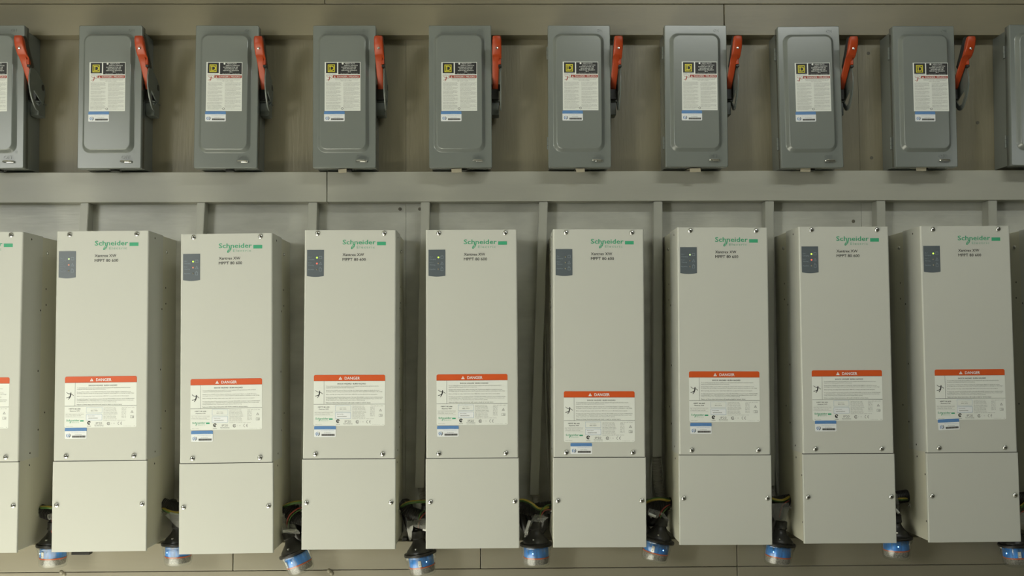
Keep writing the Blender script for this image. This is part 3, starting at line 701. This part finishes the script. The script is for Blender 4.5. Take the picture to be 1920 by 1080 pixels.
# (flange centre, tilt deg (bottom to the right +), turn of the light, tab angle or None)
ARR = [((100, 1021), 0, -52, -25, 'upright in the gap left of the first whole cabinet'),
       ((334, 1018), 1, -40, None, 'between the first and second whole cabinets from the left'),
       ((553, 1035), 21, -18, -50, 'tilted strongly to the right, left of the third whole cabinet'),
       ((788, 1037), 9, 28, -4, 'slightly tilted, square white tab inside, left of the middle cabinet'),
       ((1005, 1020), 1, -18, None, 'hanging upright just left of the cabinet with the lowered label'),
       ((1234, 1012), -13, 24, -24, 'tilted left, right of the cabinet with the lowered label'),
       ((1461, 1019), -7, -38, None, 'under a grey film bag, by the second whole cabinet from the right'),
       ((1680, 1007), 0, -12, None, 'upright and half hidden, left of the rightmost whole cabinet'),
       ((1903, 1020), 5, -70, -12, 'cut off by the bottom right corner of the photo')]
WRAP = {  # films around the neck: left rail, right rail, depths
 0: [([(88, 965), (89, 973), (92, 975)], [(99, 962), (104, 972), (104, 974)], [-.13, -.135, -.13])],
 1: [([(309, 966), (316, 972), (328, 985), (334, 990)], [(321, 960), (340, 965), (341, 980), (342, 992)], [-.13, -.135, -.14, -.13])],
 2: [([(531, 981), (527, 992), (529, 999), (545, 1000)], [(552, 983), (557, 992), (562, 998), (562, 1001)], [-.12, -.15, -.155, -.14]),
     ([(530, 962), (530, 985), (531, 1000)], [(534, 963), (535, 985), (536, 998)], [-.13, -.14, -.14])],
 3: [([(763, 977), (762, 988), (765, 1003), (768, 1014)], [(792, 974), (775, 985), (772, 1002), (771, 1012)], [-.14, -.155, -.15, -.14]),
     ([(775, 976), (773, 984), (778, 989)], [(796, 972), (800, 985), (801, 993)], [-.14, -.16, -.155])],
 4: [([(1003, 964), (998, 972), (1001, 978)], [(1016, 966), (1028, 970), (1018, 980)], [-.13, -.15, -.15]),
     ([(1001, 968), (992, 980), (985, 993), (983, 1008)], [(1005, 972), (997, 982), (992, 993), (988, 1004)], [-.14, -.15, -.145, -.135])],
 5: [([(1217, 953), (1214, 962), (1216, 968)], [(1238, 958), (1235, 970), (1231, 972)], [-.12, -.15, -.15]),
     ([(1236, 960), (1242, 968), (1248, 976)], [(1245, 963), (1253, 972), (1257, 978)], [-.14, -.15, -.14])],
 6: [([(1446, 944), (1446, 953), (1448, 966), (1452, 975)], [(1479, 943), (1480, 954), (1476, 966), (1472, 978)], [-.13, -.15, -.15, -.14])],
 7: [([(1678, 925), (1679, 945), (1680, 958)], [(1682, 926), (1686, 945), (1687, 958)], [-.13, -.14, -.13])],
 8: [([(1913, 960), (1914, 980)], [(1921, 962), (1922, 985)], [-.13, -.14])]}
TUBEEND = {2: ((531, 996), (555, 994)), 3: ((793, 992), (802, 994)), 5: ((1216, 963), (1229, 969)), 4: ((993, 976), (985, 1000)), 7: ((1679, 955), (1685, 962))}
RED = {2: [(568, 951), (556, 955), (543, 966), (538, 980), (540, 990)], 3: [(800, 960), (793, 966), (787, 974), (784, 990)], 4: [(1036, 956), (1024, 956), (1017, 962), (1013, 972)],
       5: [(1259, 945), (1250, 949), (1242, 956), (1236, 968)], 6: [(1481, 938), (1474, 942), (1466, 950), (1461, 970)], 0: [(99, 960), (97.5, 975), (97, 995), (98, 1008)],
       1: [(341, 968), (338, 975), (335, 985)], 8: [(1925, 955), (1912, 965), (1906, 990)]}
GRN = {2: [(568, 955), (555, 960), (545, 970), (541, 982), (541, 992)], 3: [(800, 955), (792, 960), (786, 968), (784, 988)], 4: [(1036, 945), (1024, 948), (1015, 957), (1012, 972)],
       5: [(1258, 948), (1251, 953), (1244, 960), (1238, 970)]}
GND = {0: [(77, 951), (88, 951), (98, 952), (106, 950)], 1: [(305, 953), (317, 959), (330, 962), (341, 960)], 2: [(532, 950), (543, 945), (555, 942), (568, 941)], 3: [(751, 951), (765, 943), (782, 940.5), (800, 940)],
       4: [(972, 938), (984, 938.5), (996, 944), (1008, 953), (1018, 954), (1036, 948)], 5: [(1210, 942), (1225, 936.5), (1240, 935.5), (1258, 939)], 6: [(1443, 934), (1455, 938), (1468, 938.5), (1481, 932)],
       7: [(1679, 937), (1690, 936), (1703, 936)], 8: [(1911, 952), (1916, 949), (1924, 942)]}
CZ = {0: 953, 1: 943, 2: 951, 3: 946, 4: 950, 5: 945, 6: 941, 7: 934, 8: 940}
GAPN = ['left of the first whole cabinet', 'between the first and second whole cabinets from the left', 'between the second and third whole cabinets from the left', 'right of the third whole cabinet from the left',
        'left of the cabinet with the lowered danger label', 'right of the cabinet with the lowered danger label', 'left of the second whole cabinet from the right', 'left of the rightmost whole cabinet', 'right of the rightmost whole cabinet']
for i, (fc, tilt, la, ta, lab) in enumerate(ARR):
    xl = C_POS[i][0]+.1095; xr = C_POS[i+1][0]-.1095
    # lower parts of the leaning cabinets
    xl += .69*math.sin(C_POS[i][2]); xr += .69*math.sin(C_POS[i+1][2])
    p = at(*fc, AY)
    if i == 8: p = at(*fc, -.10)
    t = thing('surge_arrester', 'clear-cupped surge arrester '+lab, 'surge arrester', p, (0, -math.radians(tilt), 0), 'surge arresters hanging between the cabinets')
    obj('dome', ME['dome'], t); obj('flange', ME['flange'], t); obj('clear_cup', ME['cup'], t, label='clear plastic cup')
    obj('inner_band', ME['blue'], t, label='blue band'); obj('orange_ring', ME['ora'], t, label='thin orange ring'); obj('rating_band', ME['lab'], t)
    a = math.radians(la); obj('status_light', ME['led'], t, (.0307*math.sin(a), -.0307*math.cos(a), -.0185), (RX, 0, a), label='small lit blue light')
    if ta is not None:
        a = math.radians(ta); obj('pale_tab', ME['foil'], t, (.0322*math.sin(a), -.0322*math.cos(a), -.0205), (0, 0, a), label='pale tab')
    Ti = t.matrix_basis.inverted()
    def local(m): m.v = [tuple(Ti @ Vector(v)) for v in m.v]; return m
    for (l, r_, ys) in WRAP.get(i, []):
        m = MB(); sheet(m, (l, r_), ys, 'wrap'); obj('plastic_film', local(m).mesh('plastic_film'), t, label='loose clear plastic film')
    if i in TUBEEND:
        a_, b_ = TUBEEND[i]; m = MB(); m.tube([at(*a_, -.15), at(*b_, -.15)], .0035, 'foil', 10, res=2); obj('film_roll', local(m).mesh('film_roll'), t, label='rolled pale end of film')
    for nm, dct, k in (('red_lead', RED, 'red'), ('green_lead', GRN, 'green')):
        if i in dct:
            m = MB(); pp = dct[i]; m.tube([at(x, y, (-.098, -.122, -.130, -.128, -.122)[j]) for j, (x, y) in enumerate(pp)], .0016, k, 8)
            obj(nm, local(m).mesh(nm), t)
    # black corrugated conduit linking the two cabinets
    zc = at(960, CZ[i], -.11).z
    dz_ = (i-4)*.0  
    m = MB(); m.tube([(xl-.002, -.088, zc), ((xl+xr)/2-.008, -.090, zc-.010 if i not in (2, 3) else zc-.022), (xr+.002, -.092, zc-(.004 if i not in (2, 3) else .036))], .0162, 'blackrub', 18, ridges=.0038)
    o = obj('corrugated_conduit', m.mesh('corrugated_conduit'), None, label='black corrugated conduit '+GAPN[i]); o['category'] = 'conduit'; o['group'] = 'black conduits between the cabinets'
    m = MB(); xm = (xl+xr)/2  # cable loops added behind each dome to darken the gap
    m.tube([(xl+.011, -.055, zc+.004), (xl+.014, -.040, zc-.045), (xm-.004, -.032, zc-.088), (xr-.016, -.036, zc-.060), (xr-.013, -.052, zc-.006)], .0108, 'blackrub', 14)
    m.tube([(xl+.014, -.020, zc-.006), (xm-.006, -.018, zc-.060), (xm+.012, -.020, zc-.056), (xr-.014, -.022, zc-.010)], .0098, 'blackrub', 14)
    o = obj('gap_darkening_loop', m.mesh('gap_darkening_loop'), None, label='black cable loop added to darken the gap behind the arrester '+GAPN[i]); o['category'] = 'cable'; o['group'] = 'added dark cable loops between the cabinets'
    m = MB(); pp = GND[i]; ya = -.128
    m.tube([at(x, y, -.098-.020*math.sin(PI*j/(len(pp)-1))) for j, (x, y) in enumerate(pp)], .0042, *(('green', 12, 'yellow') if i == 5 else ('yellow', 12, 'green')))
    o = obj('ground_wire', m.mesh('ground_wire'), None, label='green and yellow ground wire '+GAPN[i]); o['category'] = 'wire'; o['group'] = 'ground wires between the cabinets'
for pts, lb in (([(1021, 610), (1023, 720), (1027, 840), (1030, 935)], 'thin grey cable behind the leaning trunking by the cabinet with the lowered danger label'), ([(1450, 640), (1451, 760), (1453, 850), (1458, 925)], 'thin grey cable hanging in the gap left of the second whole cabinet from the right')):
    m = MB(); m.tube([at(x, y, -.012) for x, y in pts], .0030, 'trunk', 10)
    o = obj('hanging_cable', m.mesh('hanging_cable'), None, label=lb); o['category'] = 'cable'
# odds and ends on the bottom board
m = MB(); a, b_ = at(134, 1038, -.06), at(168, 1038, -.06); m.box((a.x, -.062, a.z-.0035), (b_.x, -.0405, a.z+.004), 'black', .001)
o = obj('foam_strip', m.mesh('foam_strip'), None, label='short black strip on the bottom board under the first whole cabinet'); o['category'] = 'strip'
m = MB(); p = at(759, 1011, -.03); m.box((p.x-.006, -.036, -.4925), (p.x+.006, -.012, -.4840), 'black', .001)
o = obj('rubber_block', m.mesh('rubber_block'), None, label='tiny dark block on the board behind the third whole cabinet'); o['category'] = 'block'

# ------------------------------------------------------------------ light
def area(name, loc, target, sx, sy, power, col):
    l = bpy.data.lights.new(name, 'AREA'); l.shape = 'RECTANGLE'; l.size = sx; l.size_y = sy; l.energy = power; l.color = col
    o = bpy.data.objects.new(name, l); COL.objects.link(o); o.location = loc
    o.rotation_euler = (Vector(target)-Vector(loc)).to_track_quat('-Z', 'Z').to_euler(); return o
W_ = (.985, 1., .93)
wl_ = area('work_light', (-2.60, -3.4, .70), (-.7, 0, -.2), 1.1, 1.3, 19, W_)
wl_.rotation_euler = (Vector((-.7, 0, -.2))-wl_.location).to_track_quat('-Z', 'Y').to_euler()
al_ = area('left_fill_light', (-2.6, -3.6, .4), (.3, 0, -.3), .5, .5, 3.4, W_); al_.data.spread = math.radians(60)  # extra unseen lamp, added to balance brightness along the row
dl_ = area('doorway_light', (-2.80, -2.6, .30), (-.6, 0, -.1), .8, 1.3, 1.2, W_); dl_.data.spread = math.radians(110)
dl_.rotation_euler = (Vector((-.6, 0, -.1))-dl_.location).to_track_quat('-Z', 'Y').to_euler()
area('ceiling_tube', (1.05, -2.1, 1.6), (1.05, -.6, 0), 1.2, .12, 11.6, (.96, 1., .95))
area('far_ceiling_tube', (3.15, -3.6, 1.08), (1.2, 0, .3), .6, .6, 3., (.95, 1., .98))
sl = bpy.data.lights.new('floor_bounce_spot', 'SPOT'); sl.energy = 4500; sl.spot_size = math.radians(50); sl.spot_blend = .4; sl.shadow_soft_size = .1; sl.color = (1., 1., .92)  # unseen spot added to brighten the floor so light bounces upward
so = bpy.data.objects.new('floor_bounce_spot', sl); COL.objects.link(so); so.location = (-1.9, -1.9, 1.6)
so.rotation_euler = (Vector((-1.6, -1.5, -1.4))-so.location).to_track_quat('-Z', 'Z').to_euler()
wd = bpy.data.worlds.new('world'); sc.world = wd; wd.use_nodes = True
wd.node_tree.nodes['Background'].inputs[0].default_value = (.8, .85, .75, 1); wd.node_tree.nodes['Background'].inputs[1].default_value = .1

vs = sc.view_settings; vs.view_transform = 'Standard'; vs.look = 'None'; vs.gamma = 1; vs.use_curve_mapping = False; vs.exposure = 0.0
